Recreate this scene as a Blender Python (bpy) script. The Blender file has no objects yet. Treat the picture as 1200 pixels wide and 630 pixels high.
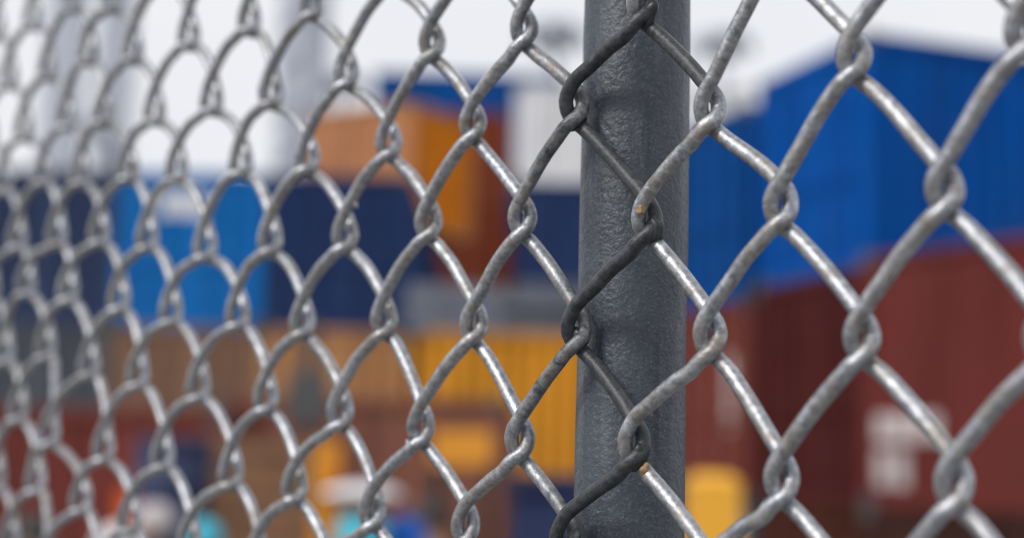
import bpy, bmesh, math, random
import numpy as np
from mathutils import Vector, Matrix

random.seed(7)
R = math.radians
scene = bpy.context.scene
C = scene.collection

# ------------------------------------------------------------------ camera, sky, sun, exposure
CAM_Z = 1.8
PITCH, ROLL = R(8.0), R(1.2)
fw = Vector((0, math.cos(PITCH), math.sin(PITCH)))
up0 = Vector((0, -math.sin(PITCH), math.cos(PITCH)))
rt0 = Vector((1, 0, 0))
rt = rt0 * math.cos(ROLL) + up0 * math.sin(ROLL)
up = up0 * math.cos(ROLL) - rt0 * math.sin(ROLL)
cam = bpy.data.cameras.new('camera')
cam.sensor_width = 36.0
cam.lens = 52.5
cam.clip_start = 0.02
cam.clip_end = 3000
cam.dof.use_dof = True
cam.dof.focus_distance = 0.478
cam.dof.aperture_fstop = 5.2
camo = bpy.data.objects.new('camera', cam)
C.objects.link(camo)
camo.matrix_world = Matrix(((rt.x, up.x, -fw.x, 0), (rt.y, up.y, -fw.y, 0), (rt.z, up.z, -fw.z, CAM_Z), (0, 0, 0, 1)))
scene.camera = camo

SUN_AZ, SUN_EL = R(-122), R(40)          # azimuth from +Y, negative = left
world = bpy.data.worlds.new('World')
scene.world = world
world.use_nodes = True
wn, wl = world.node_tree.nodes, world.node_tree.links
wn.clear()
wo = wn.new('ShaderNodeOutputWorld')
bg = wn.new('ShaderNodeBackground'); bg.inputs['Strength'].default_value = 0.1
sky = wn.new('ShaderNodeTexSky'); sky.sky_type = 'NISHITA'; sky.sun_disc = False
sky.sun_elevation = SUN_EL; sky.sun_rotation = SUN_AZ; sky.dust_density = 3.0
tc = wn.new('ShaderNodeTexCoord')
cn = wn.new('ShaderNodeTexNoise'); cn.inputs['Scale'].default_value = 2.2; cn.inputs['Detail'].default_value = 4
wl.new(tc.outputs['Generated'], cn.inputs['Vector'])
cr = wn.new('ShaderNodeValToRGB')
cr.color_ramp.elements[0].position = 0.3; cr.color_ramp.elements[0].color = (8.6, 8.75, 9.15, 1)
cr.color_ramp.elements[1].position = 0.7; cr.color_ramp.elements[1].color = (9.4, 9.45, 9.7, 1)
wl.new(cn.outputs['Fac'], cr.inputs['Fac'])
wm = wn.new('ShaderNodeMix'); wm.data_type = 'RGBA'; wm.inputs['Factor'].default_value = 0.93
wl.new(sky.outputs['Color'], wm.inputs[6]); wl.new(cr.outputs['Color'], wm.inputs[7])
wl.new(wm.outputs[2], bg.inputs['Color']); wl.new(bg.outputs['Background'], wo.inputs['Surface'])

sun = bpy.data.lights.new('sun', 'SUN'); sun.energy = 2.0; sun.angle = R(14); sun.color = (1.0, 0.96, 0.9)
suno = bpy.data.objects.new('sun', sun); C.objects.link(suno)
sd = Vector((math.sin(SUN_AZ) * math.cos(SUN_EL), math.cos(SUN_AZ) * math.cos(SUN_EL), math.sin(SUN_EL)))
suno.rotation_euler = sd.to_track_quat('Z', 'Y').to_euler()
suno.location = sd * 60

vs = scene.view_settings
scene.display_settings.display_device = 'sRGB'
vs.view_transform = 'Standard'; vs.look = 'None'; vs.exposure = 0.0; vs.gamma = 1.0
try: vs.use_curve_mapping = False
except Exception: pass
scene.cycles.use_denoising = True
scene.cycles.max_bounces = 6
scene.cycles.filter_width = 1.0

# ------------------------------------------------------------------ helpers
def link(name, me, parent=None, mat=None, loc=None, rot=None):
    o = bpy.data.objects.new(name, me)
    C.objects.link(o)
    if parent: o.parent = parent
    if mat is not None:
        if len(me.materials) == 0: me.materials.append(mat)
        if me.materials[0] is not mat:
            o.material_slots[0].link = 'OBJECT'
            o.material_slots[0].material = mat
    if loc is not None: o.location = loc
    if rot is not None: o.rotation_euler = rot
    return o

def tag(o, label=None, cat=None, group=None, kind=None):
    if label: o['label'] = label
    if cat: o['category'] = cat
    if group: o['group'] = group
    if kind: o['kind'] = kind
    return o

def empty(name, loc=(0, 0, 0), rz=0.0):
    o = bpy.data.objects.new(name, None)
    o.empty_display_size = 0.2
    C.objects.link(o); o.location = loc; o.rotation_euler = (0, 0, rz)
    return o

class MB:
    def __init__(s): s.v = []; s.f = []
    def add(s, vs, fs):
        b = len(s.v); s.v += [tuple(x) for x in vs]; s.f += [tuple(i + b for i in f) for f in fs]
    def box(s, x0, x1, y0, y1, z0, z1):
        s.add([(x0,y0,z0),(x1,y0,z0),(x1,y1,z0),(x0,y1,z0),(x0,y0,z1),(x1,y0,z1),(x1,y1,z1),(x0,y1,z1)],
              [(0,3,2,1),(4,5,6,7),(0,1,5,4),(1,2,6,5),(2,3,7,6),(3,0,4,7)])
    def bar(s, a, b, w, d=None):
        d = d or w; a, b = Vector(a), Vector(b); t = (b - a).normalized()
        x = t.cross(Vector((0, 0, 1)));
        if x.length < 1e-4: x = Vector((1, 0, 0))
        x.normalize(); y = t.cross(x)
        vs = [p + x * (w/2) * i + y * (d/2) * j for p in (a, b) for i, j in ((-1,-1),(1,-1),(1,1),(-1,1))]
        s.add(vs, [(3,2,1,0),(4,5,6,7),(0,1,5,4),(1,2,6,5),(2,3,7,6),(3,0,4,7)])
    def rod(s, a, b, r, n=10, r2=None):
        r2 = r if r2 is None else r2
        a, b = Vector(a), Vector(b); t = (b - a).normalized()
        x = t.cross(Vector((0, 0, 1)))
        if x.length < 1e-4: x = Vector((1, 0, 0))
        x.normalize(); y = t.cross(x)
        vs = [p + (x * math.cos(2*math.pi*k/n) + y * math.sin(2*math.pi*k/n)) * rr for p, rr in ((a, r), (b, r2)) for k in range(n)]
        s.add(vs, [(k, (k+1) % n, n + (k+1) % n, n + k) for k in range(n)] + [tuple(range(n))[::-1], tuple(range(n, 2*n))])
    def lathe(s, prof, n=32, c=(0, 0, 0), sy=1.0):
        vs = []; fs = []
        for r, z in prof:
            for k in range(n):
                a = 2 * math.pi * k / n
                vs.append((c[0] + r * math.cos(a), c[1] + r * math.sin(a) * sy, c[2] + z))
        m = len(prof)
        for i in range(m - 1):
            for k in range(n):
                k2 = (k + 1) % n
                fs.append((i*n + k, i*n + k2, (i+1)*n + k2, (i+1)*n + k))
        fs.append(tuple(range(n))[::-1]); fs.append(tuple((m-1)*n + k for k in range(n)))
        s.add(vs, fs)
    def mesh(s, name, smooth=False):
        me = bpy.data.meshes.new(name); me.from_pydata(s.v, [], s.f); me.update()
        if smooth:
            for p in me.polygons: p.use_smooth = True
        return me

def mat_new(name):
    m = bpy.data.materials.new(name); m.use_nodes = True
    nt = m.node_tree; b = nt.nodes['Principled BSDF']
    return m, nt, b

def noise(nt, scale, detail=4, rough=0.55, coord='Object', dist=0.0):
    t = nt.nodes.new('ShaderNodeTexCoord'); n = nt.nodes.new('ShaderNodeTexNoise')
    n.inputs['Scale'].default_value = scale; n.inputs['Detail'].default_value = detail
    n.inputs['Roughness'].default_value = rough; n.inputs['Distortion'].default_value = dist
    nt.links.new(t.outputs[coord], n.inputs['Vector'])
    return n

def ramp(nt, src, p0, p1, c0=(0, 0, 0, 1), c1=(1, 1, 1, 1)):
    r = nt.nodes.new('ShaderNodeValToRGB')
    e = r.color_ramp.elements
    e[0].position, e[1].position = p0, p1; e[0].color, e[1].color = c0, c1
    nt.links.new(src, r.inputs['Fac'])
    return r.outputs['Color']

def mixc(nt, fac, a, b):
    m = nt.nodes.new('ShaderNodeMix'); m.data_type = 'RGBA'
    for s, i in ((fac, 0), (a, 6), (b, 7)):
        if hasattr(s, 'is_linked'): nt.links.new(s, m.inputs[i])
        elif i == 0: m.inputs[0].default_value = s
        else: m.inputs[i].default_value = (*s[:3], 1)
    return m.outputs[2]

def mth(nt, op, a, b=None):
    m = nt.nodes.new('ShaderNodeMath'); m.operation = op
    for i, s in enumerate((a, b)):
        if s is None: continue
        if hasattr(s, 'is_linked'): nt.links.new(s, m.inputs[i])
        else: m.inputs[i].default_value = s
    return m.outputs[0]

def bump(nt, b, src, strength, dist, prev=None):
    n = nt.nodes.new('ShaderNodeBump'); n.inputs['Strength'].default_value = strength; n.inputs['Distance'].default_value = dist
    nt.links.new(src, n.inputs['Height'])
    if prev is not None: nt.links.new(prev.outputs['Normal'], n.inputs['Normal'])
    nt.links.new(n.outputs['Normal'], b.inputs['Normal'])
    return n

def plain(name, col, rough=0.6, metal=0.0, var=0.12, scale=3.0):
    m, nt, b = mat_new(name)
    n = noise(nt, scale, 5)
    c = tuple(col)
    nt.links.new(ramp(nt, n.outputs['Fac'], 0.3, 0.7, (*[x*(1-var) for x in c], 1), (*[min(1, x*(1+var)) for x in c], 1)), b.inputs['Base Color'])
    b.inputs['Roughness'].default_value = rough; b.inputs['Metallic'].default_value = metal
    return m

# painted container steel: sun fade, dust, rust spots
PAINT = {}
def container_paint(col):
    key = tuple(round(x, 3) for x in col)
    if key in PAINT: return PAINT[key]
    m, nt, b = mat_new('container_paint')
    n1 = noise(nt, 0.9, 6, 0.6); n2 = noise(nt, 7.0, 6, 0.65)
    fade = tuple(x * 0.9 + 0.008 for x in col)
    c = mixc(nt, ramp(nt, n1.outputs['Fac'], 0.35, 0.7), tuple(col), fade)
    c = mixc(nt, ramp(nt, n2.outputs['Fac'], 0.66, 0.74), c, (0.11, 0.045, 0.022))
    t = nt.nodes.new('ShaderNodeTexCoord'); mp = nt.nodes.new('ShaderNodeMapping'); mp.inputs['Scale'].default_value = (2.2, 2.2, 0.25)
    nt.links.new(t.outputs['Object'], mp.inputs['Vector']); n3 = nt.nodes.new('ShaderNodeTexNoise'); n3.inputs['Scale'].default_value = 1.0; n3.inputs['Detail'].default_value = 5
    nt.links.new(mp.outputs['Vector'], n3.inputs['Vector'])
    c = mixc(nt, mth(nt, 'MULTIPLY', ramp(nt, n3.outputs['Fac'], 0.45, 0.75), 0.55), c, tuple(x * 0.4 + 0.006 for x in col))
    nt.links.new(c, b.inputs['Base Color'])
    b.inputs['Roughness'].default_value = 0.7
    b.inputs['Specular IOR Level'].default_value = 0.04
    PAINT[key] = m
    return m

# galvanised wire, with the grey post paint where the painter's brush caught it
def wire_material():
    m, nt, b = mat_new('weathered_zinc_wire')
    n1 = noise(nt, 420, 6, 0.68); n2 = noise(nt, 70, 5, 0.65); n3 = noise(nt, 900, 3, 0.6); n4 = noise(nt, 120, 6, 0.7, dist=0.6)
    zinc = mixc(nt, ramp(nt, n1.outputs['Fac'], 0.34, 0.68), (0.22, 0.235, 0.27), (0.6, 0.62, 0.67))
    zinc = mixc(nt, mth(nt, 'MULTIPLY', ramp(nt, n3.outputs['Fac'], 0.48, 0.7), 0.5), zinc, (0.2, 0.2, 0.2))
    stain = ramp(nt, n4.outputs['Fac'], 0.46, 0.64)
    zinc = mixc(nt, mth(nt, 'MULTIPLY', stain, 0.7), zinc, (0.2, 0.165, 0.12))
    pale = ramp(nt, n2.outputs['Fac'], 0.55, 0.72)
    zinc = mixc(nt, mth(nt, 'MULTIPLY', pale, 0.5), zinc, (0.72, 0.73, 0.75))
    at = nt.nodes.new('ShaderNodeAttribute'); at.attribute_name = 'paint'
    worn = ramp(nt, n4.outputs['Fac'], 0.36, 0.62)
    pm = mth(nt, 'SUBTRACT', mth(nt, 'MULTIPLY', at.outputs['Fac'], 1.75), mth(nt, 'MULTIPLY', worn, 0.85))
    pmn = nt.nodes.new('ShaderNodeClamp'); nt.links.new(pm, pmn.inputs['Value']); pm = pmn.outputs[0]
    pc = mixc(nt, ramp(nt, n1.outputs['Fac'], 0.4, 0.75), (0.02, 0.023, 0.029), (0.07, 0.076, 0.086))
    nt.links.new(mixc(nt, pm, zinc, pc), b.inputs['Base Color'])
    met = mth(nt, 'MULTIPLY', mth(nt, 'SUBTRACT', 1.0, pm), mth(nt, 'SUBTRACT', 0.85, mth(nt, 'MULTIPLY', stain, 0.5)))
    nt.links.new(met, b.inputs['Metallic'])
    rg = mth(nt, 'ADD', mth(nt, 'MULTIPLY', n1.outputs['Fac'], 0.34), 0.2)
    nt.links.new(rg, b.inputs['Roughness'])
    p = bump(nt, b, n1.outputs['Fac'], 0.5, 0.0006)
    p = bump(nt, b, n3.outputs['Fac'], 0.3, 0.0003, p)
    bump(nt, b, n4.outputs['Fac'], 0.4, 0.0007, p)
    return m

def post_material():
    m, nt, b = mat_new('grey_brush_paint')
    n1 = noise(nt, 430, 3, 0.5); n2 = noise(nt, 28, 5, 0.6); n3 = noise(nt, 1000, 4, 0.7)
    v = nt.nodes.new('ShaderNodeTexVoronoi'); v.inputs['Scale'].default_value = 55
    t = nt.nodes.new('ShaderNodeTexCoord'); nt.links.new(t.outputs['Object'], v.inputs['Vector'])
    c = mixc(nt, ramp(nt, n2.outputs['Fac'], 0.35, 0.7), (0.036, 0.045, 0.061), (0.064, 0.078, 0.1))
    c = mixc(nt, ramp(nt, n3.outputs['Fac'], 0.55, 0.68), c, (0.125, 0.138, 0.158))
    spots = ramp(nt, v.outputs['Distance'], 0.045, 0.07, (1, 1, 1, 1), (0, 0, 0, 1))
    c = mixc(nt, mth(nt, 'MULTIPLY', spots, ramp(nt, n2.outputs['Fac'], 0.5, 0.6)), c, (0.02, 0.021, 0.024))
    n5 = noise(nt, 40, 6, 0.7)
    c = mixc(nt, ramp(nt, n5.outputs['Fac'], 0.69, 0.74), c, (0.16, 0.13, 0.085))
    mp = nt.nodes.new('ShaderNodeMapping'); mp.inputs['Scale'].default_value = (150, 150, 14); nt.links.new(t.outputs['Object'], mp.inputs['Vector'])
    n6 = nt.nodes.new('ShaderNodeTexNoise'); n6.inputs['Scale'].default_value = 1.0; n6.inputs['Detail'].default_value = 6; n6.inputs['Roughness'].default_value = 0.65; nt.links.new(mp.outputs['Vector'], n6.inputs['Vector'])
    c = mixc(nt, mth(nt, 'MULTIPLY', ramp(nt, n6.outputs['Fac'], 0.56, 0.72), 0.6), c, (0.13, 0.145, 0.165))
    c = mixc(nt, mth(nt, 'MULTIPLY', ramp(nt, n6.outputs['Fac'], 0.3, 0.42, (1, 1, 1, 1), (0, 0, 0, 1)), 0.6), c, (0.014, 0.017, 0.022))
    n7 = noise(nt, 95, 5, 0.75)
    c = mixc(nt, ramp(nt, n7.outputs['Fac'], 0.685, 0.71), c, (0.2, 0.21, 0.22))
    c = mixc(nt, ramp(nt, n7.outputs['Fac'], 0.285, 0.31, (1, 1, 1, 1), (0, 0, 0, 1)), c, (0.008, 0.008, 0.01))
    nt.links.new(c, b.inputs['Base Color'])
    nt.links.new(mth(nt, 'ADD', mth(nt, 'MULTIPLY', n1.outputs['Fac'], 0.25), 0.24), b.inputs['Roughness'])
    p = bump(nt, b, n1.outputs['Fac'], 0.5, 0.001)
    p = bump(nt, b, n3.outputs['Fac'], 0.5, 0.0004, p)
    bump(nt, b, n2.outputs['Fac'], 0.3, 0.002, p)
    return m

M_wire = wire_material(); M_post = post_material()
M_lump = plain('thick_charcoal_paint', (0.022, 0.025, 0.029), 0.42, 0, 0.4, 300)
M_rawend = plain('rusty_cut_steel', (0.3, 0.2, 0.11), 0.6, 0.2, 0.3, 900)
M_conc = plain('concrete', (0.32, 0.31, 0.29), 0.9, 0, 0.2, 8)
M_casting = plain('casting_steel', (0.07, 0.07, 0.075), 0.6)
M_bar = plain('locking_bar_steel', (0.34, 0.35, 0.36), 0.5, 0.4)
M_white = plain('white_lettering_paint', (0.78, 0.78, 0.78), 0.6, 0, 0.06)
M_faded = plain('faded_lettering_paint', (0.5, 0.44, 0.44), 0.7, 0, 0.2)
M_rubber = plain('tyre_rubber', (0.02, 0.02, 0.021), 0.85)
M_chassis = plain('chassis_black', (0.03, 0.03, 0.033), 0.6)
M_crane = plain('hazed_crane_paint', (0.46, 0.49, 0.57), 0.55)  # pale blue-grey stands in for haze over the far crane and masts
M_glass, _nt, _b = mat_new('dark_glass'); _b.inputs['Base Color'].default_value = (0.03, 0.04, 0.05, 1); _b.inputs['Roughness'].default_value = 0.08

# ------------------------------------------------------------------ ground
def gz(y):
    t = min(1, max(0, (y - 7.9) / 2.4)); return -1.0 * (3*t*t - 2*t*t*t)
xs = [-900, -300, -80, -30, -12, -4, 0, 4, 12, 30, 80, 300, 900]
ys = [-40, -8, 0, 4, 7.9] + [7.9 + 2.4 * k / 8 for k in range(1, 9)] + [14, 25, 60, 150, 400, 1500]
gv = [(x, y, gz(y)) for y in ys for x in xs]
nx = len(xs)
gf = [(j*nx + i, j*nx + i + 1, (j+1)*nx + i + 1, (j+1)*nx + i) for j in range(len(ys) - 1) for i in range(nx - 1)]
gm = bpy.data.meshes.new('ground'); gm.from_pydata(gv, [], gf)
for p in gm.polygons: p.use_smooth = True
m, nt, b = mat_new('yard_asphalt')
n1 = noise(nt, 0.35, 6); n2 = noise(nt, 30, 5, 0.7)
c = mixc(nt, ramp(nt, n1.outputs['Fac'], 0.35, 0.7), (0.15, 0.148, 0.145), (0.24, 0.235, 0.225))
c = mixc(nt, ramp(nt, n2.outputs['Fac'], 0.5, 0.75), c, (0.28, 0.27, 0.26))
nt.links.new(c, b.inputs['Base Color']); b.inputs['Roughness'].default_value = 0.85
bump(nt, b, n2.outputs['Fac'], 0.6, 0.01)
tag(link('ground', gm, None, m), 'grey asphalt yard sloping down beyond the fence', kind='structure')

# ------------------------------------------------------------------ chain link fence
P0 = Vector((0.03915393, 0.46625857, 0.15136779 + CAM_Z))
NF = Vector((-0.76801371, -0.64027135, 0.01440618))     # towards the photographer
UH = Vector((-0.6403378, 0.76809342, 0.0))              # along the fence, away
VV = Vector((0.01106529, 0.00922482, 0.99989623))       # up
# the weave is not quite regular: knot positions in mm (row, along, up) where it sags or is pulled
KN = {
 -6: [(0,-170.0,-2.0), (2,-171.0,-80.0), (4,-172.0,-157.0)],
 -5: [(-1,-136.0,38.0), (1,-137.1,-39.3), (3,-141.0,-116.5), (5,-143.0,-192.0)],
 -4: [(0,-111.5,-1.0), (2,-113.7,-76.3), (4,-115.4,-151.0), (6,-117.0,-226.0)],
 -3: [(-1,-83.0,42.0), (1,-85.2,-34.7), (3,-87.6,-113.1), (5,-90.0,-190.0)],
 -2: [(0,-58.0,3.5), (2,-59.5,-73.5), (4,-60.3,-150.8), (6,-61.0,-226.0)],
 -1: [(-1,-30.6,30.0), (1,-31.7,-40.0), (3,-32.8,-109.2), (5,-33.5,-180.0)],
 0: [(0,-1.4,-0.4), (2,-5.6,-71.3), (4,-1.8,-141.2)],
 1: [(1,29.8,-28.1), (3,26.1,-103.8), (5,28.8,-171.1)],
 2: [(0,57.4,4.7), (2,55.1,-63.6), (4,52.8,-139.7)],
 3: [(1,84.7,-25.3), (3,80.0,-99.0), (5,80.7,-169.6)],
 4: [(0,111.9,11.0), (2,109.4,-58.7), (4,109.0,-134.8)],
 5: [(1,137.9,-23.8), (3,135.4,-93.8), (5,137.6,-165.9)],
 6: [(0,170.2,10.8), (2,165.5,-57.4), (4,162.9,-128.5)],
 7: [(-1,200.3,47.4), (1,197.1,-21.0), (3,194.2,-90.7), (5,193.5,-158.0)],
 8: [(0,230.6,13.7), (2,224.1,-52.8), (4,220.3,-121.0)],
 9: [(-1,253.5,52.2), (1,253.5,-14.5), (3,248.4,-83.4), (5,246.2,-152.8)],
 10: [(0,284.6,20.1), (2,282.2,-49.7), (4,280.3,-114.4)],
 11: [(-1,312.3,57.7), (1,315.5,-8.2), (3,312.0,-77.4), (5,310.9,-145.7)],
 12: [(0,343.7,25.2), (2,342.6,-38.7), (4,342.5,-106.6)],
 13: [(-1,373.3,63.2), (1,369.3,-0.8), (3,369.4,-67.6), (5,374.8,-142.5)],
 14: [(-2,405.4,98.0), (0,404.4,35.0), (2,398.7,-30.3), (4,399.2,-99.6)],
 15: [(-1,430.3,73.7), (1,428.2,5.4), (3,433.3,-58.1), (5,443.6,-134.3)],
 16: [(0,452.5,41.0), (2,454.1,-25.1), (4,457.2,-87.3)],
 17: [(-1,486.3,76.2), (1,480.1,12.8), (3,492.1,-49.4)],
}
def ideal(c, j): return (-1.79 + 28.697*c - 0.475*j, -2.342 + 2.6633*c - 34.431*j)
rk = random.Random(3)
_kc = {}
def knot(c, j):
    if (c, j) in _kc: return _kc[(c, j)]
    iu, iv = ideal(c, j)
    row = KN.get(c)
    du, dv = rk.uniform(-1, 1), rk.uniform(-1, 1)
    if row:
        jj, u, v = min(row, key=lambda k: abs(k[0] - j))
        a, bb = ideal(c, jj)
        if jj == j: du, dv = u - a, v - bb
        else:
            w = 0.85 ** abs(j - jj); du, dv = du + (u - a) * w, dv + (v - bb) * w
    else:
        cc = max(KN) if c > 0 else min(KN); jj, u, v = min(KN[cc], key=lambda k: abs(k[0] - j)); a, bb = ideal(cc, jj)
        w = 0.75 ** (abs(c - cc) + abs(j - jj)); du, dv = du + (u - a) * w, dv + (v - bb) * w
    _kc[(c, j)] = (iu + du, iv + dv)
    return _kc[(c, j)]

WR, WE = 2.42, 2.1     # wire radius, turn reach (mm)
def smooth_path(P, W, step):
    P = np.array(P); out = []; wo_ = []
    for i in range(1, len(P) - 2):
        p0, p1, p2, p3 = P[i-1], P[i], P[i+1], P[i+2]
        t0 = 0.0; t1 = t0 + np.linalg.norm(p1-p0)**.5; t2 = t1 + np.linalg.norm(p2-p1)**.5; t3 = t2 + np.linalg.norm(p3-p2)**.5
        n = max(2, int(np.linalg.norm(p2-p1) / step))
        for k in range(n):
            t = t1 + (t2 - t1) * k / n
            a1 = (t1-t)/(t1-t0)*p0 + (t-t0)/(t1-t0)*p1; a2 = (t2-t)/(t2-t1)*p1 + (t-t1)/(t2-t1)*p2; a3 = (t3-t)/(t3-t2)*p2 + (t-t2)/(t3-t2)*p3
            b1 = (t2-t)/(t2-t0)*a1 + (t-t0)/(t2-t0)*a2; b2 = (t3-t)/(t3-t1)*a2 + (t-t1)/(t3-t1)*a3
            out.append((t2-t)/(t2-t1)*b1 + (t-t1)/(t2-t1)*b2)
            wo_.append(W[i] + (W[i+1] - W[i]) * k / n)
    return np.array(out), np.array(wo_)

def tube(name, path, rad, sides, attr=None):
    n = len(path)
    T = np.gradient(path, axis=0); T /= np.linalg.norm(T, axis=1)[:, None]
    ref = np.array([0.3, 0.5, 0.81]); x = ref - T[0] * (ref @ T[0]); x /= np.linalg.norm(x)
    V = np.zeros((n, sides, 3)); ang = np.arange(sides) * 2 * np.pi / sides
    ca, sa = np.cos(ang)[:, None], np.sin(ang)[:, None]
    for i in range(n):
        x = x - T[i] * (x @ T[i]); x /= np.linalg.norm(x); y = np.cross(T[i], x)
        r = rad[i] if hasattr(rad, '__len__') else rad
        V[i] = path[i] + (ca * x + sa * y) * r
    idx = np.arange(n * sides).reshape(n, sides)
    a = idx[:-1]; b_ = np.roll(idx, -1, 1)[:-1]; c_ = np.roll(idx, -1, 1)[1:]; d = idx[1:]
    F = np.stack([a, b_, c_, d], -1).reshape(-1, 4)
    me = bpy.data.meshes.new(name)
    me.from_pydata(V.reshape(-1, 3).tolist(), [], F.tolist() + [idx[0][::-1].tolist(), idx[-1].tolist()])
    me.polygons.foreach_set('use_smooth', [True] * len(me.polygons))
    if attr is not None:
        at = me.attributes.new('paint', 'FLOAT', 'POINT'); at.data.foreach_set('value', np.repeat(attr, sides).astype(np.float32))
    me.update()
    return me

def to_world(u, v, d): return P0 + UH * (u * .001) + VV * (v * .001) + NF * (d * .001)

fence = empty('chain_link_fence', (P0.x, P0.y, 0.0))
tag(fence, 'weathered galvanised chain link mesh stretched across the whole foreground', 'fence')
f0 = Vector((P0.x, P0.y, 0))
J0, J1 = -8, 46
rw = random.Random(11)
for c in range(-14, 33):
    # strand between knot column c (nearer) and c+1 (farther)
    pts = []; pw = []
    last = None
    for j in range(J0, J1):
        left = (c + 1 + j) % 2 == 0
        kc = c + 1 if left else c
        ku, kv = knot(kc, j)
        o = 1 if left else -1           # outward along +u at the far turn
        s = 1 if left else -1           # front above, back below at the far turn
        jit = lambda q: rw.uniform(-q, q)
        pk = 0.0
        if c == 0: pk = 1.0
        elif c == 1: pk = 0.62 if not left else 0.3
        elif c == -1: pk = 0.0
        if c == -1 and j in (0,) : pk = 0.0
        sl = min(1.0, max(0.0, (c - 2) / 7.0))        # slacker weave away from the post
        taut = ((-3.2, 9.0, 1.0), (-0.2, 5.6, 1.0), (1.45, 2.3, 0.9), (WE, -0.7, 0.45), (1.85, -2.9, -0.15), (0.5, -4.5, -0.65), (-1.7, -6.4, -0.95), (-4.6, -8.9, -1.0))
        loose = ((-1.6, 8.2, 1.0), (0.1, 4.6, 1.0), (1.3, 1.2, 0.95), (1.8, -1.6, 0.7), (WE, -3.3, 0.0), (1.0, -4.3, -0.75), (-1.8, -5.0, -1.0), (-5.4, -6.1, -1.0))
        prof = [tuple(p + (q - p) * sl for p, q in zip(A_, B_)) for A_, B_ in zip(taut, loose)]
        if left: prof = [(a, bb + (0.9*sl if q > 4 else 0), dd) for q, (a, bb, dd) in enumerate(prof)]
        WH = 2.7 + 0.7 * sl
        tk = jit(0.35)
        cur = [(ku + o * (a + jit(.15)), kv + bb + tk + jit(.2), s * dd * WH) for a, bb, dd in prof]
        cw = [pk] * 8
        if c == -1 and left and j == 0: cw = [.2, .2, .3, .5, .8, 1.0, 1.0, .95]     # run of paint on the strand that leaves the post at the top
        if c == -1 and left and j == 2: cw = [0, 0, .2, .4, .5, .6, .3, 0]
        if c == -1 and not left and j == 1: cw = [.75, .5, .2, 0, 0, 0, 0, 0]
        if last is not None:
            l, f = last[-1], cur[0]
            for t in (0.33, 0.67):
                pts.append((l[0] + (f[0]-l[0])*t + jit(.15), l[1] + (f[1]-l[1])*t + ((0.6 + 2.6*sl) if t < .5 else (0.5 + 2.6*sl)) + jit(.2), l[2] + (f[2]-l[2])*t + jit(.12)))
                pw.append(pw[-1] if t < .5 else (pw[-1] + cw[0]) / 2)
        pts += cur; pw += cw
        last = cur
    W = [tuple(to_world(*p) - f0) for p in pts]
    near = -9 <= c <= 20
    path, pa = smooth_path(W, pw, 0.0017 if near else 0.003)
    rad = WR * .001 * (1 + 0.03 * np.sin(np.arange(len(path)) * 0.13 + c))
    link('wire', tube('wire', path, rad, 12 if near else 8, pa), fence, M_wire)

# burrs of zinc, thick paint in the joints on the post, raw cut end
def lump(name, u, v, d, su, sv, sd, mat, seed, tilt=0.0, parent=fence):
    bm = bmesh.new(); bmesh.ops.create_icosphere(bm, subdivisions=3, radius=1.0)
    rr = random.Random(seed); ph = [rr.uniform(0, 6) for _ in range(6)]
    for vtx in bm.verts:
        q = vtx.co
        k = 1 + 0.16*math.sin(3*q.x + ph[0]) + 0.14*math.sin(4*q.y + ph[1]) + 0.12*math.sin(5*q.z + ph[2])
        a, bb = q.x * su * k, q.y * sv * k
        a, bb = a*math.cos(tilt) - bb*math.sin(tilt), a*math.sin(tilt) + bb*math.cos(tilt)
        vtx.co = to_world(u + a, v + bb, d + q.z * sd * k) - f0
    me = bpy.data.meshes.new(name); bm.to_mesh(me); bm.free()
    for p in me.polygons: p.use_smooth = True
    return link(name, me, parent, mat)
for i, (c, j, du, dv) in enumerate([(0, 2, -2.2, -2.5), (0, 4, -1.8, -3.0), (1, 1, -0.5, -3.5), (1, 3, -0.5, -2.5), (0, 0, -2.0, -2.0)]):
    ku, kv = knot(c, j)
    lump('paint_clot', ku + du, kv + dv, -1.2, 2.9, 4.3, 3.0, M_lump, i + 20, 0.35)
def burr(u, v, d, du, dv, ln):
    mb = MB(); a = to_world(u, v, d) - f0; b_ = to_world(u + du*ln, v + dv*ln, d + .3) - f0
    mb.rod(a, b_, 0.0009, 8, 0.0002); link('zinc_burr', mb.mesh('zinc_burr', True), fence, M_wire)

def along(k0, k1, t):
    a, b_ = knot(*k0), knot(*k1); return a[0] + (b_[0]-a[0])*t, a[1] + (b_[1]-a[1])*t
for k0, k1, t, du, dv, ln in (((2, 0), (3, 1), .3, -.8, -.75, 3.2), ((5, 1), (6, 2), .62, -.8, -.9, 3.0), ((4, 4), (5, 5), .12, .2, -1, 3.4), ((6, 0), (7, 1), .3, -.7, -1, 3.0)):
    u_, v_ = along(k0, k1, t); burr(u_, v_ + .6, 2.9, du, dv, ln)
ku, kv = knot(0, 2)
lump('cut_end', ku - 1.3, kv + 3.6, 4.4, 1.5, 1.5, 1.0, M_rawend, 5)
ku, kv = knot(0, 4)
lump('cut_end', ku - 3.6, kv - 6.2, -1.0, 1.6, 2.2, 1.6, M_rawend, 9, .6)

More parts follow.
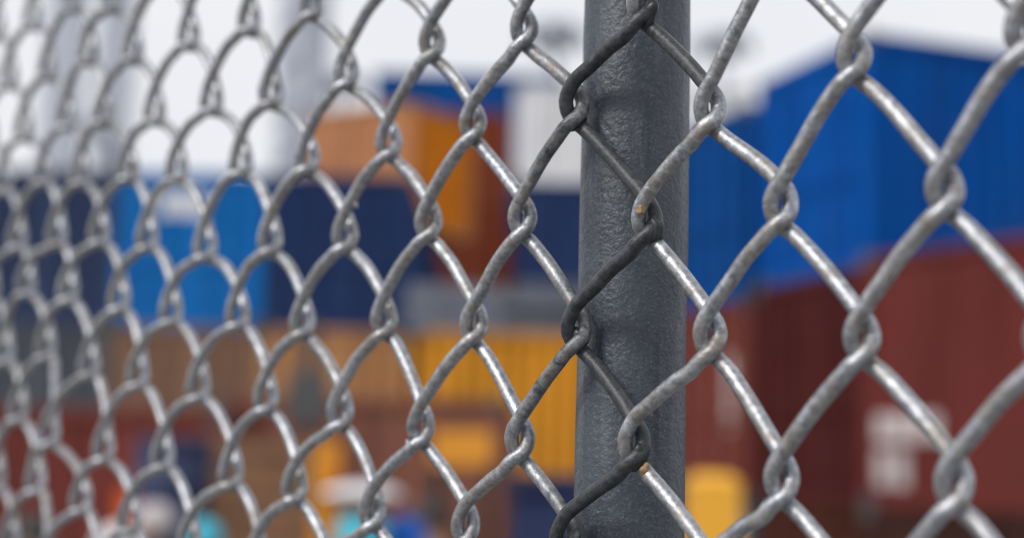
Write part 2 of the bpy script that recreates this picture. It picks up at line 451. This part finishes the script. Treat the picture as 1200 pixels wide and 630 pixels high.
# ------------------------------------------------------------------ fence post
PA = Vector((0.04107539, 0.50198174, 0.07141779 + CAM_Z))
PD = Vector((0.00145, 0.0024, 0.18476)).normalized()
pb = PA - PD * (PA.z / PD.z)
post = empty('fence_post', pb)
tag(post, 'round steel fence post in dark grey bumpy paint behind the mesh', 'post')
post.rotation_euler = PD.to_track_quat('Z', 'Y').to_euler()
mb = MB()
prof = [(0.01845, -0.3)]
z = 0.0
while z < 2.34:
    prof.append((0.01845 + 0.00012*math.sin(z*37) + 0.00008*math.sin(z*91), z)); z += 0.01
mb.lathe(prof, 64); link('pipe', mb.mesh('pipe', True), post, M_post)
mb = MB(); mb.lathe([(0.0205, 2.325), (0.0205, 2.345), (0.018, 2.356), (0.011, 2.363), (0.002, 2.365)], 40); link('cap', mb.mesh('cap', True), post, M_post)
mb = MB(); mb.lathe([(0.13, -0.3), (0.13, 0.03), (0.11, 0.05), (0.02, 0.062)], 28); link('footing', mb.mesh('footing'), post, M_conc)

# ------------------------------------------------------------------ shipping containers
_mc = {}
def cached(key, fn):
    if key not in _mc: _mc[key] = fn()
    return _mc[key]

def corrug(L, H, along, period=0.278, depth=0.036):
    """trapezoid sheet: runs along +X (or Y), outside at 0, recessed to depth"""
    pts = []; x = 0.0
    while x < L - 1e-6:
        for f_, d_ in ((0, 0), (.26, 0), (.5, 1), (.76, 1)):
            if x + f_*period < L: pts.append((x + f_*period, d_*depth))
        x += period
    pts.append((L, 0))
    vs = []; fs = []
    for (a, d_) in pts:
        for zz in (0, H): vs.append((a, d_, zz) if along == 'x' else (d_, a, zz))
    for i in range(len(pts) - 1):
        fs.append((2*i, 2*i+2, 2*i+3, 2*i+1))
    return vs, fs

def container(label, col, loc, yaw, L=6.06, H=2.59, W=2.44, door_col=None, marks=(), side_marks=(), group='stacked shipping containers', name='shipping_container'):
    root = empty(name, loc, yaw); tag(root, label, 'container', group)
    pm = container_paint(col); dm = container_paint(door_col) if door_col else pm
    fr = 0.13
    def frame():
        m_ = MB()
        for x in (0, L - .15):
            for y in (0, W - .15): m_.box(x, x + .15, y, y + .15, .12, H - .12)
        for y in (0.01, W - .11):
            m_.box(.178, L - .178, y, y + .1, .0, .15); m_.box(.178, L - .178, y, y + .1, H - .1, H - .005)
        for x in (0.01, L - .11):
            m_.box(x, x + .1, .178, W - .178, .0, .14); m_.box(x, x + .1, .178, W - .178, H - .12, H - .005)
        return m_.mesh('frame')
    link('frame', cached(('frame', L, H, W), frame), root, pm)
    def side():
        m_ = MB(); m_.add(*corrug(L - .3, H - .25, 'x')); return m_.mesh('side_panel')
    sm = cached(('side', L, H), side)
    link('side_panel', sm, root, pm, (.15, .035, .15))
    link('side_panel', sm, root, pm, (L - .15, W - .035, .15), (0, 0, math.pi))
    def end():
        m_ = MB(); m_.add(*corrug(W - .3, H - .26, 'y')); return m_.mesh('end_panel')
    link('end_panel', cached(('end', W, H), end), root, pm, (L - .035, W - .15, .14), (0, 0, math.pi))
    def roof():
        m_ = MB(); vs_, fs_ = corrug(L - .3, W - .2, 'x', .5, .02)
        m_.add([(x, zz, -y) for x, y, zz in vs_], fs_); return m_.mesh('roof')
    link('roof', cached(('roof', L, W), roof), root, pm, (.15, .1, H - .012))
    def floor():
        m_ = MB(); m_.box(.12, L - .12, .112, W - .112, .06, .13); return m_.mesh('floor')
    link('floor', cached(('floor', L, W), floor), root, M_casting)
    def cast():
        m_ = MB(); m_.box(0, .178, 0, .162, 0, .118); return m_.mesh('corner_casting')
    cm = cached('cast', cast)
    for x in (-.004, L - .174):
        for y in (-.004, W - .158):
            for zz in (-.002, H - .116): link('corner_casting', cm, root, M_casting, (x, y, zz))
    dw = (W - .3) / 2 - .006
    def door():
        m_ = MB(); m_.box(.05, .075, 0, dw, 0, H - .27)
        for k in range(3):
            z0 = .1 + k * (H - .42) / 3
            for q in range(3): m_.box(.03, .05, .08 + q*(dw-.16)/3, .08 + (q+.62)*(dw-.16)/3, z0 + .05, z0 + (H - .42)/3 - .06)
        return m_.mesh('door')
    def bar():
        m_ = MB(); m_.rod((0.01, 0, .02), (0.01, 0, H - .29), .022, 8)
        m_.box(-.02, .0, -.03, .28, .85, .92); return m_.mesh('locking_bar')
    dme = cached(('door', W, H), door); bme = cached(('bar', H), bar)
    for k in range(2):
        d_ = link('door', dme, root, dm, (0, .153 + k * (dw + .006), .137))
        for q in (.22, .72): link('locking_bar', bme, d_, dm, (0, dw * q, 0))
    for (y0, y1, z0, z1) in marks:       # painted marks on the door end
        m_ = MB(); m_.box(.022, .0285, y0, y1, z0, z1); link('lettering', m_.mesh('lettering'), root, M_white if col is LBLUE else M_faded)
    for (x0, x1, z0, z1, nn) in side_marks:   # blurred block lettering on the long side
        r_ = random.Random(int(x0 * 100 + z0 * 10)); w = (x1 - x0) / nn
        for k in range(nn):
            m_ = MB(); a = x0 + k*w; q = r_.uniform(.72, .9)
            m_.box(a, a + w*q, .022, .03, z0, z1)
            link('lettering', m_.mesh('lettering'), root, M_faded)
    return root

BLUE = (0.001, 0.085, 0.38); BLUE2 = (0.003, 0.07, 0.28); NAVY = (0.022, 0.045, 0.135); DNAVY = (0.04, 0.06, 0.13)
RED = (0.15, 0.032, 0.029); MAROON = (0.085, 0.018, 0.018); MAROON2 = (0.2, 0.055, 0.045); YEL = (0.75, 0.32, 0.03); ORA = (0.78, 0.25, 0.015)
PEACH = (0.5, 0.22, 0.1); BROWN = (0.24, 0.055, 0.025); WHITE = (0.8, 0.81, 0.83); GREY = (0.2, 0.22, 0.27); TAN = (0.26, 0.15, 0.1)
LBLUE = (0.01, 0.17, 0.52)

def px(x, Y, z):
    """world X of the column that lies x/1200 of the way across at distance Y and height z (survey helper)"""
    d = lambda X: 600 + 1750 * Vector((X, Y, z - CAM_Z)).dot(rt) / Vector((X, Y, z - CAM_Z)).dot(fw)
    a, b_ = -60.0, 60.0
    for _ in range(50):
        m_ = (a + b_) / 2
        if d(m_) < x: a = m_
        else: b_ = m_
    return round(a, 3)

T = [-1.0, 1.6, 4.2, 6.8, 9.4, 12.0]
# right-hand stack
kx = px(1020, 16.0, 4.2); th = R(20)
container('bright blue shipping container on top of the right-hand stack, with ribbed side', BLUE, (kx, 16.0, T[2]), th, L=12.19)
container('dark maroon container directly under the bright blue one', MAROON, (kx - .04, 16.02, T[1]), th, L=12.19)
container('dark rust brown container at the very bottom under the dark maroon one', (0.09, 0.03, 0.02), (kx, 16.0, T[0]), th, L=12.19)
ax = px(1008, 15.5, 3)
container('red container with two white lettering blocks, at the right edge', RED, (ax, 15.5, T[1]), R(-52), L=6.06,
          side_marks=((.17, 1.0, .66, .93, 4), (.165, .6, .2, .58, 2)))
container('dark brown container under the red lettered one', (0.06, 0.025, 0.02), (ax, 15.52, T[0]), R(-52))
ex = px(874, 19.3, 5)
container('navy blue container end just right of the fence post', BLUE2, (ex, 19.3, T[2]), th)
container('lighter red container below the navy one right of the post', MAROON2, (ex + .02, 19.32, T[1]), th, marks=((.35, .6, .9, 1.9),))  # a lighter red than the maroon containers
container('grey container at the bottom beneath the lighter red one', GREY, (ex, 19.3, T[0]), th)
# middle stack
yx = px(486, 24.5, 3)
container('long yellow container left of the fence post', YEL, (yx, 24.5, T[1]), R(1.5))
container('maroon container underneath the yellow one', MAROON, (yx, 24.5, T[0]), R(1.5))
wx = px(602, 37.8, 8)
container('white container high up beside the left edge of the post', WHITE, (wx, 37.8, T[4]), 0)
container('navy container directly below the white one', NAVY, (wx + .05, 37.82, T[3]), 0)
container('grey container two below the white one', GREY, (wx, 37.8, T[2]), 0)
container('brown container three below the white one', BROWN, (wx, 37.8, T[1]), 0)
container('blue container four below the white one', NAVY, (wx, 37.8, T[0]), 0)
bx = px(600, 41, 8)
def end_on(label, col, xr, Y, z, L=6.06, **k):   # door end towards the fence, right-hand edge at xr
    return container(label, col, (xr, Y, z), R(90), L=L, **k)
end_on('reddish brown container end, topmost beside the white one', BROWN, bx - .12, 41, T[4])
end_on('reddish brown container end below the topmost brown one', BROWN, bx - .12, 41, T[3])
end_on('grey container end in the middle of the brown column', GREY, bx - .12, 41, T[2])
end_on('tan container end low in the brown column', TAN, bx - .12, 41, T[1])
end_on('navy container end at the foot of the brown column', NAVY, bx - .12, 41, T[0])
ux = px(436, 46.3, 12)
for k, (cc, lab) in enumerate(((GREY, 'grey container at the foot of the far blue-topped stack'), (NAVY, 'navy container second from the ground in the far stack'), (TAN, 'tan container third from the ground in the far stack'),
                               (RED, 'red container fourth from the ground in the far stack'), (BLUE2, 'blue container fifth from the ground in the far stack'), (BLUE2, 'dark blue container crowning the far stack against the sky'))):
    container(lab, cc, (ux, 46.3, -1.0 + 2.6*k), R(0.8))
# left row, door ends towards the fence
RY = 24.6
cols = [(128, [GREY, (0.1, 0.11, 0.135), DNAVY], ['grey container at the foot of the far left column', 'dark grey container under the dark navy one at far left', 'dark navy container end at the far left']),
        (303, [RED, TAN, LBLUE], ['red container at the foot of the bright blue column', 'tan container end under the bright blue one', 'bright blue container end with a white mark at upper left']),
        (478, [BROWN, (0.5, 0.25, 0.11), NAVY], ['brown container at the foot of the navy column', 'tan container end under the navy one left of centre', 'navy container end left of centre under the orange one'])]
for xp, cs, labs in cols:
    xr = px(xp, RY, 4)
    for k in range(3):
        end_on(labs[k], cs[k], xr, RY, T[k], L=12.19, marks=((1.0, 1.75, 1.85, 2.25),) if cs[k] is LBLUE else ())
xr = px(-48, RY, 4)
for k, (cc, lab) in enumerate(((MAROON, 'maroon container low, outermost on the left'), (BLUE2, 'blue container outermost on the left'))):
    end_on(lab, cc, xr, RY, T[k], L=12.19)
ox = px(482, 29.6, 8)
container('orange container with a peach long side, standing on the navy one', PEACH, (ox + 2.44*math.cos(R(60)), 29.6 + 2.44*math.sin(R(60)), T[3]), R(150), L=2.7, door_col=ORA)  # orange on the doors only, every other painted face peach

# grey folded flat racks on the yellow container
fx = px(474, 24.5, 4.5)
for k in range(2):
    t = empty('flat_rack', (fx, 24.52, T[2] + k * .39), R(1.5))
    tag(t, ['lower grey folded flat rack lying on the yellow container', 'upper grey folded flat rack above the yellow container'][k], 'flat rack', 'folded flat racks')
    m_ = MB(); m_.box(0, 6.0, .02, .14, 0, .22); m_.box(0, 6.0, 2.3, 2.42, 0, .22); link('side_beam', m_.mesh('side_beam'), t, container_paint(GREY))
    m_ = MB(); m_.box(0.01, 5.99, .14, 2.3, .1, .2); link('deck', m_.mesh('deck'), t, container_paint(TAN))
    for x in (.05, 4.35):
        m_ = MB(); m_.box(x, x + 1.6, .06, 2.38, .225, .385); link('folded_end_wall', m_.mesh('folded_end_wall'), t, container_paint(GREY))

# containers on trailers in front of the stacks
def trailer(label, loc, yaw, L, zdeck):
    t = empty('semi_trailer', loc, yaw); tag(t, label, 'trailer', 'skeletal trailers')
    m_ = MB()
    for y in (.7, 1.55): m_.box(0, L, y, y + .16, zdeck - .3, zdeck - .02)
    for x in (0.02, L*.33, L*.66, L - .2): m_.box(x, x + .16, .05, 2.38, zdeck - .2, zdeck - .005)
    link('chassis', m_.mesh('chassis'), t, M_chassis)
    for x in (.3, 1.35):
        for y in (.14, 2.0):
            w = MB(); w.rod((0, 0, 0), (0, .3, 0), .4, 24); wo_ = link('wheel', w.mesh('wheel', False), t, M_rubber, (x, y, .4))
            h = MB(); h.rod((0, -.02, 0), (0, .32, 0), .2, 16); link('rim', h.mesh('rim'), wo_, M_bar)
    m_ = MB(); m_.box(L - .8, L - .68, .55, .7, 0, zdeck - .2); m_.box(L - .8, L - .68, 1.72, 1.87, 0, zdeck - .2); link('landing_leg', m_.mesh('landing_leg'), t, M_chassis)
    return t
DUSK = (0.25, 0.105, 0.075)
bx1 = px(592, 15.2, 2.5)
y1 = R(177.5)
ox_, oy_ = 2.44 * math.sin(y1), -2.44 * math.cos(y1)
trailer('black skeletal trailer carrying the dusty brown container', (bx1 + ox_, 15.2 + oy_, gz(15)), y1, 2.99, 1.02)
container('dusty brown container on a trailer, low in the centre left', DUSK, (bx1 + ox_, 15.2 + oy_, gz(15) + 1.02), y1, L=2.99, group='containers on trailers')
rx = px(262, 13.6, 2)
trailer('black skeletal trailer carrying the red container at lower left', (rx + ox_, 13.6 + oy_, gz(13)), y1, 2.99, .78)
redc = container('red container on a low trailer at the lower left', (0.2, 0.05, 0.042), (rx + ox_, 13.6 + oy_, gz(13) + .78), y1, L=2.99, group='containers on trailers')

for x0, x1, z0, z1 in ((.72, .95, 1.55, 1.85), (2.3, 2.6, 1.3, 1.7)):
    m_ = MB(); m_.box(x0, x1, 2.442, 2.455, z0, z1); link('placard', m_.mesh('placard'), redc, plain('orange_placard', (0.75, 0.12, 0.01), 0.6))
t = empty('marker_pole', (px(359, 11.8, 2), 11.8, gz(11.8))); tag(t, 'thin dark steel pole standing in front of the tan containers', 'pole')
m_ = MB(); m_.lathe([(.07, .02), (.07, 1.2), (.055, 1.25), (.055, 4.0), (.03, 4.03)], 20); link('shaft', m_.mesh('shaft', True), t, M_chassis)
m_ = MB(); m_.box(-.14, .14, -.14, .14, 0, .02); link('base_plate', m_.mesh('base_plate'), t, M_chassis)
m_ = MB(); m_.box(-.16, .16, -.09, -.06, 3.2, 3.6); link('sign_plate', m_.mesh('sign_plate'), t, M_casting)

M_drum = plain('navy_drum_paint', (0.02, 0.035, 0.1), 0.5, 0, 0.15); M_wood = plain('crate_wood', (0.26, 0.13, 0.07), 0.8, 0, 0.3, 6)
dx = px(207, 11.2, 2)
for k, w in enumerate(('lowest', 'middle', 'topmost')):
    t = empty('oil_drum', (dx, 11.2, gz(11.2) + .01 + k * 1.02)); tag(t, f'navy steel drum, {w} of its stack in front of the red container', 'drum', 'stacked navy drums')
    m_ = MB(); m_.lathe([(.285, 0), (.295, .02), (.285, .04), (.285, .33), (.297, .35), (.285, .37), (.285, .66), (.297, .68), (.285, .7), (.285, .96), (.295, .98), (.285, 1.0)], 32); link('body', m_.mesh('body', True), t, M_drum)
    m_ = MB(); m_.lathe([(.03, 1.001), (.03, 1.012), (.02, 1.014)], 12, (.16, 0, 0)); link('bung', m_.mesh('bung'), t, M_bar)
cx = px(300, 11.6, 2)
for k, w in enumerate(('lowest', 'middle', 'topmost')):
    t = empty('wooden_crate', (cx, 11.6, gz(11.6) + k * 1.04), R(4 + 5*k)); tag(t, f'brown wooden crate, {w} of its stack behind the people', 'crate', 'stacked wooden crates')
    m_ = MB(); m_.box(-.38, .38, -.38, .38, .1, 1.0); link('panel', m_.mesh('panel'), t, M_wood)
    for q in range(6):
        m_ = MB(); m_.box(-.4, .4, -.402, -.382, .11 + q*.15, .235 + q*.15); link('plank', m_.mesh('plank'), t, M_wood)
    for x in (-.3, .2):
        m_ = MB(); m_.box(x, x + .1, -.38, .38, 0, .1); link('skid', m_.mesh('skid'), t, M_wood)

# navy cabin, yellow bollard post, dark pole
nx_ = px(600, 10.6, 1.6)
t = empty('site_cabin', (nx_, 10.6, gz(10.6))); tag(t, 'navy steel site cabin low beside the fence post', 'cabin')
m_ = MB(); m_.box(0, 1.25, 0, 1.4, .12, 2.72); link('wall', m_.mesh('wall'), t, container_paint((0.035, 0.05, 0.13)))
m_ = MB(); m_.box(-.06, 1.31, -.06, 1.46, 2.722, 2.84); link('roof', m_.mesh('roof'), t, container_paint((0.03, 0.04, 0.1)))
m_ = MB(); m_.box(.2, 1.05, -.03, -.002, .15, 2.2); d_ = link('door', m_.mesh('door'), t, container_paint((0.045, 0.065, 0.16)))
m_ = MB(); m_.rod((.92, -.06, 1.1), (.92, -.06, 1.25), .015, 8); link('handle', m_.mesh('handle'), d_, M_bar)
m_ = MB(); m_.box(.05, .2, .05, 1.35, 0, .12); m_.box(1.05, 1.2, .05, 1.35, 0, .12); link('skid', m_.mesh('skid'), t, M_chassis)
M_yel = plain('yellow_post_paint', (0.82, 0.4, 0.03), 0.5, 0, 0.1)
t = empty('bollard_post', (px(834, 6.0, 1.6), 6.0, 0)); tag(t, 'yellow steel guard post low right of the fence post', 'guard post')
m_ = MB(); m_.box(-.1, .1, -.1, .1, .02, 1.8); link('shaft', m_.mesh('shaft'), t, M_yel)
m_ = MB(); m_.add([(-.105,-.105,1.8),(.105,-.105,1.8),(.105,.105,1.8),(-.105,.105,1.8),(-.06,-.06,1.84),(.06,-.06,1.84),(.06,.06,1.84),(-.06,.06,1.84)], [(0,3,2,1),(4,5,6,7),(0,1,5,4),(1,2,6,5),(2,3,7,6),(3,0,4,7)]); link('cap', m_.mesh('cap'), t, M_yel)
m_ = MB(); m_.box(-.17, .17, -.17, .17, 0, .02); link('base_plate', m_.mesh('base_plate'), t, M_yel)

# yellow forklift between the trailers and the stack
t = empty('forklift', (px(392, 13.9, 1.7), 14.6, gz(14))); tag(t, 'orange yellow forklift standing low behind the people, mast up', 'forklift')
t.location.y = 12.6
M_fork = plain('forklift_paint', (0.8, 0.32, 0.02), 0.5, 0, 0.12)
for y in (.1, .85):
    m_ = MB(); m_.box(-.06, .08, y, y + .1, .15, 3.1); link('mast', m_.mesh('mast'), t, M_fork)
m_ = MB(); m_.box(-.05, .07, .21, .84, 2.6, 2.75); m_.box(-.05, .07, .21, .84, 1.2, 1.32); link('mast_crossbar', m_.mesh('mast_crossbar'), t, M_fork)
m_ = MB(); m_.box(-.1, -.065, .1, .95, .3, .75); link('carriage', m_.mesh('carriage'), t, M_chassis)
for y in (.2, .75):
    m_ = MB(); m_.box(-1.1, -.1, y, y + .12, .28, .33); link('fork', m_.mesh('fork'), t, M_chassis)
m_ = MB(); m_.box(.2, 1.9, .05, 1.0, .35, 1.0); m_.box(1.35, 1.95, .03, 1.02, 1.0, 1.35); link('body', m_.mesh('body'), t, M_fork)
m_ = MB(); m_.box(.95, 1.45, .08, .97, 2.9, 3.2); link('overhead_guard', m_.mesh('overhead_guard'), t, M_fork)
for x in (.95, 1.4):
    for y in (.08, .9): m_ = MB(); m_.box(x, x + .07, y, y + .07, 1.0, 2.9); link('guard_post', m_.mesh('guard_post'), t, M_chassis)
m_ = MB(); m_.box(.75, 1.2, .3, .75, 1.0, 1.15); m_.box(1.12, 1.24, .3, .75, 1.15, 1.6); link('seat', m_.mesh('seat'), t, M_chassis)
for x in (.35, 1.6):
    for y in (-.1, .92):
        w = MB(); w.rod((0, 0, 0), (0, .22, 0), .3, 20); wo_ = link('wheel', w.mesh('wheel'), t, M_rubber, (x, y, .3))
        h = MB(); h.rod((0, -.015, 0), (0, .235, 0), .15, 14); link('rim', h.mesh('rim'), wo_, M_bar)

# gantry crane far behind
t = empty('gantry_crane', (px(62, 70, 12), 70, -1.0)); tag(t, 'tall pale grey gantry crane legs rising into the sky at upper left', 'crane')
span = px(332, 70, 12) - px(62, 70, 12)
for x, w in ((0, 1.7), (span, 1.1)):
    for y in (0, 9):
        m_ = MB(); m_.box(x - w/2, x + w/2, y - .6, y + .6, 1.2, 34); link('leg', m_.mesh('leg'), t, M_crane)
        m_ = MB(); m_.box(x - w*.7, x + w*.7, y - 1.2, y + 1.2, 0, 1.2); link('bogie', m_.mesh('bogie'), t, M_chassis)
    m_ = MB(); m_.bar((x, .6, 12), (x, 8.4, 20), .5); link('brace', m_.mesh('brace'), t, M_crane)
    m_ = MB(); m_.bar((x, .6, 20), (x, 8.4, 20), .6); link('sill_beam', m_.mesh('sill_beam'), t, M_crane)
for y in (0, 9):
    m_ = MB(); m_.box(-4, span + 9, y - .5, y + .5, 34, 35.6); link('girder', m_.mesh('girder'), t, M_crane)
m_ = MB(); m_.box(2, 4.5, 1, 8, 34.2, 36); link('trolley', m_.mesh('trolley'), t, M_yel)
for k in range(14):
    m_ = MB(); m_.bar((span - .55, -.7, 2 + k*2.2), (span + .55, -.7, 3.1 + k*2.2), .12); link('ladder_brace', m_.mesh('ladder_brace'), t, M_crane)

for lab, xp, Y, hh in (('pale floodlight mast rising behind the white container', 648, 60, 21.6), ('pale floodlight mast above the navy container right of the post', 846, 66, 23.2), ('distant floodlight mast left of the orange container', 395, 85, 26.0)):
    t = empty('floodlight_mast', (px(xp, Y, 18), Y, -1.0)); tag(t, lab, 'light mast', 'floodlight masts')
    m_ = MB(); m_.rod((0, 0, 0), (0, 0, hh), .34, 16, .16); link('pole', m_.mesh('pole', True), t, M_crane)
    m_ = MB(); m_.rod((0, 0, hh - .5), (0, 0, hh - .2), 1.1, 20); link('head_frame', m_.mesh('head_frame'), t, M_crane)
    for k in range(6):
        a = k * math.pi / 3; m_ = MB(); m_.box(-.3, .3, -.15, .15, -.35, .25)
        link('lamp', m_.mesh('lamp'), t, M_crane, (1.25*math.cos(a), 1.25*math.sin(a), hh - .6), (0, 0, a + math.pi/2))

# ------------------------------------------------------------------ people beyond the fence
def skinned(verts, edges, radii, levels=2):
    me = bpy.data.meshes.new('tmp'); me.from_pydata(verts, edges, [])
    o = bpy.data.objects.new('tmp', me); C.objects.link(o)
    o.modifiers.new('s', 'SKIN'); sv = me.skin_vertices[0].data
    for i, r in enumerate(radii): sv[i].radius = (r, r) if not isinstance(r, tuple) else r; sv[i].use_root = (i == 0)
    s = o.modifiers.new('u', 'SUBSURF'); s.levels = levels; s.render_levels = levels
    dg = bpy.context.evaluated_depsgraph_get()
    out = bpy.data.meshes.new_from_object(o.evaluated_get(dg))
    bpy.data.objects.remove(o); bpy.data.meshes.remove(me)
    return out

M_skin = plain('skin', (0.34, 0.19, 0.13), 0.55, 0, 0.08, 12)
M_eye = plain('eye', (0.02, 0.015, 0.012), 0.2)
def person_mesh(h, shirt, trousers):
    k = h / 1.75
    V = []; Ed = []; Rr = []
    def add(p, r, par=None):
        V.append(tuple(q * k for q in p)); Rr.append(r * k)
        if par is not None: Ed.append((par, len(V) - 1))
        return len(V) - 1
    pel = add((0, 0, .95), .135); wst = add((0, 0, 1.1), .125, pel); ch = add((0, .01, 1.28), .145, wst); sh = add((0, 0, 1.42), .095, ch)
    nk = add((0, -.005, 1.5), .055, sh); jaw = add((0, -.03, 1.57), .07, nk); hd = add((0, -.015, 1.66), .088, jaw); tp = add((0, -.01, 1.71), .06, hd)
    for s in (-1, 1):
        hip = add((s*.1, 0, .88), .085, pel); kn = add((s*.11, -.02, .5), .058, hip); cf = add((s*.112, .01, .33), .055, kn); an = add((s*.115, .02, .09), .04, cf)
        add((s*.12, -.06, .045), .042, an); add((s*.125, -.15, .035), .034, len(V) - 1)
        sd_ = add((s*.185, 0, 1.4), .062, sh); el = add((s*.25, .02, 1.12), .043, sd_); wr = add((s*.26, -.06, .87), .029, el); pm_ = add((s*.262, -.075, .8), .034, wr)
        for q, (oy, ln) in enumerate(((-.034, .075), (-.012, .088), (.01, .082), (.03, .062))):
            f1 = add((s*.262, -.078 + oy, .765), .0095, pm_); f2 = add((s*(.258), -.08 + oy, .765 - ln*.55), .0088, f1); add((s*.247, -.083 + oy, .765 - ln), .0078, f2)
        th_ = add((s*.247, -.118, .81), .0105, pm_); add((s*.243, -.128, .775), .009, th_)
    me = skinned(V, Ed, Rr)
    for m__ in (M_skin, shirt, trousers, M_chassis): me.materials.append(m__)
    for p in me.polygons:
        p.use_smooth = True
        z_ = p.center.z / k; x_ = abs(p.center.x) / k
        p.material_index = 3 if z_ < .1 else (2 if z_ < .98 and x_ < .215 else (1 if z_ < 1.47 and not (x_ > .2 and z_ < .9) else 0))
    return me

def person(label, x, y, yaw, h, shirt, trousers, hat=None, hair=None, scarf=None):
    k = h / 1.75
    me = person_mesh(h, shirt, trousers)
    o = link('person', me); o.location = (x, y, gz(y)); o.rotation_euler = (0, 0, yaw)
    tag(o, label, 'person', 'people beyond the fence')
    m_ = MB()
    m_.add([(-.014*k, -.098*k, 1.6*k), (.014*k, -.098*k, 1.6*k), (0, -.127*k, 1.603*k), (0, -.102*k, 1.655*k)], [(0, 2, 3), (2, 1, 3), (0, 1, 2), (0, 3, 1)]); link('nose', m_.mesh('nose'), o, M_skin)
    for s in (-1, 1):
        m_ = MB(); m_.lathe([(.002, -.011), (.009, -.006), (.011, 0), (.009, .006), (.002, .011)], 12, (s*.033*k, -.093*k, 1.652*k)); link('eye', m_.mesh('eye', True), o, M_eye)
        m_ = MB(); m_.lathe([(.004, -.032), (.013, -.015), (.016, .008), (.014, .025), (.003, .034)], 12, (s*.087*k, -.01*k, 1.64*k)); link('ear', m_.mesh('ear', True), o, M_skin)
    m_ = MB(); m_.box(-.024*k, .024*k, -.106*k, -.096*k, 1.567*k, 1.576*k); link('mouth', m_.mesh('mouth'), o, M_eye)
    def dome(name, mat, r, z0, hh, cy=0.0, brim=0.0, bt=.012):
        m_ = MB(); pr = []
        if brim: pr += [(r*.9, z0 - .004), (brim, z0 - bt), (brim + .006, z0 - bt*.2), (r*1.04, z0 + bt*.8)]
        for q in range(8):
            a = q / 7 * math.pi / 2; pr.append((r * max(.03, math.cos(a)), z0 + .012 + hh * math.sin(a)))
        m_.lathe([(a*k, b_*k) for a, b_ in pr], 32, (0, cy*k, 0)); link(name, m_.mesh(name, True), o, mat)
    if hair: dome('hair', hair, .104, 1.625, .135, .012)
    if hat: dome('hat', hat[0], hat[1], hat[2], hat[3], -.005, hat[4], hat[5])
    if scarf:
        m_ = MB(); m_.lathe([(.075*k, 1.44*k), (.112*k, 1.47*k), (.117*k, 1.53*k), (.113*k, 1.6*k), (.1*k, 1.615*k)], 28, (0, -.02*k, 0)); link('scarf', m_.mesh('scarf', True), o, scarf)
    return o
M_cyan = plain('turquoise_cloth', (0.05, 0.5, 0.66), 0.8); M_blue = plain('royal_blue_cloth', (0.01, 0.14, 0.62), 0.8); M_dark = plain('charcoal_cloth', (0.03, 0.03, 0.035), 0.85)
M_hatw = plain('white_straw', (0.82, 0.82, 0.84), 0.7, 0, .05); M_hair = plain('black_hair', (0.012, 0.011, 0.011), 0.5); M_denim = plain('denim', (0.05, 0.07, 0.12), 0.85)
M_cap = plain('pale_cap', (0.52, 0.45, 0.45), 0.8); M_whites = plain('white_cloth', (0.72, 0.72, 0.74), 0.8)
person('person in turquoise scarf under a wide flat white hat', px(425, 7.0, 1.7), 7.0, .3, 1.745, M_cyan, M_denim, hat=(M_hatw, .1, 1.738, .022, .185, .03), scarf=M_cyan)
person('person in a royal blue hood beside the white hat', px(474, 7.2, 1.6), 7.2, 1.9, 1.62, M_blue, M_dark, hat=(M_blue, .11, 1.6, .14, 0, .01), scarf=M_blue)
person('person with black hair just behind the blue hood', px(508, 7.9, 1.6), 7.9, 2.3, 1.68, M_dark, M_dark, hair=M_hair)
person('person with a pale domed cap at lower left', px(183, 7.1, 1.6), 7.1, -.4, 1.64, M_dark, M_denim, hat=(M_cap, .108, 1.63, .13, 0.0, .01))
person('person in a white top near the lower left corner', px(135, 6.6, 1.5), 6.6, .6, 1.56, M_whites, M_dark, hat=(M_whites, .108, 1.62, .13, 0, .01))
person('person in a turquoise headscarf low at left', px(238, 6.9, 1.5), 6.9, 2.8, 1.58, M_cyan, M_denim, hat=(M_cyan, .1, 1.62, .13, 0, .01), scarf=M_cyan)
person('person in black at the lower left corner', px(38, 6.4, 1.5), 6.4, -.2, 1.6, M_dark, M_dark, hair=M_hair)
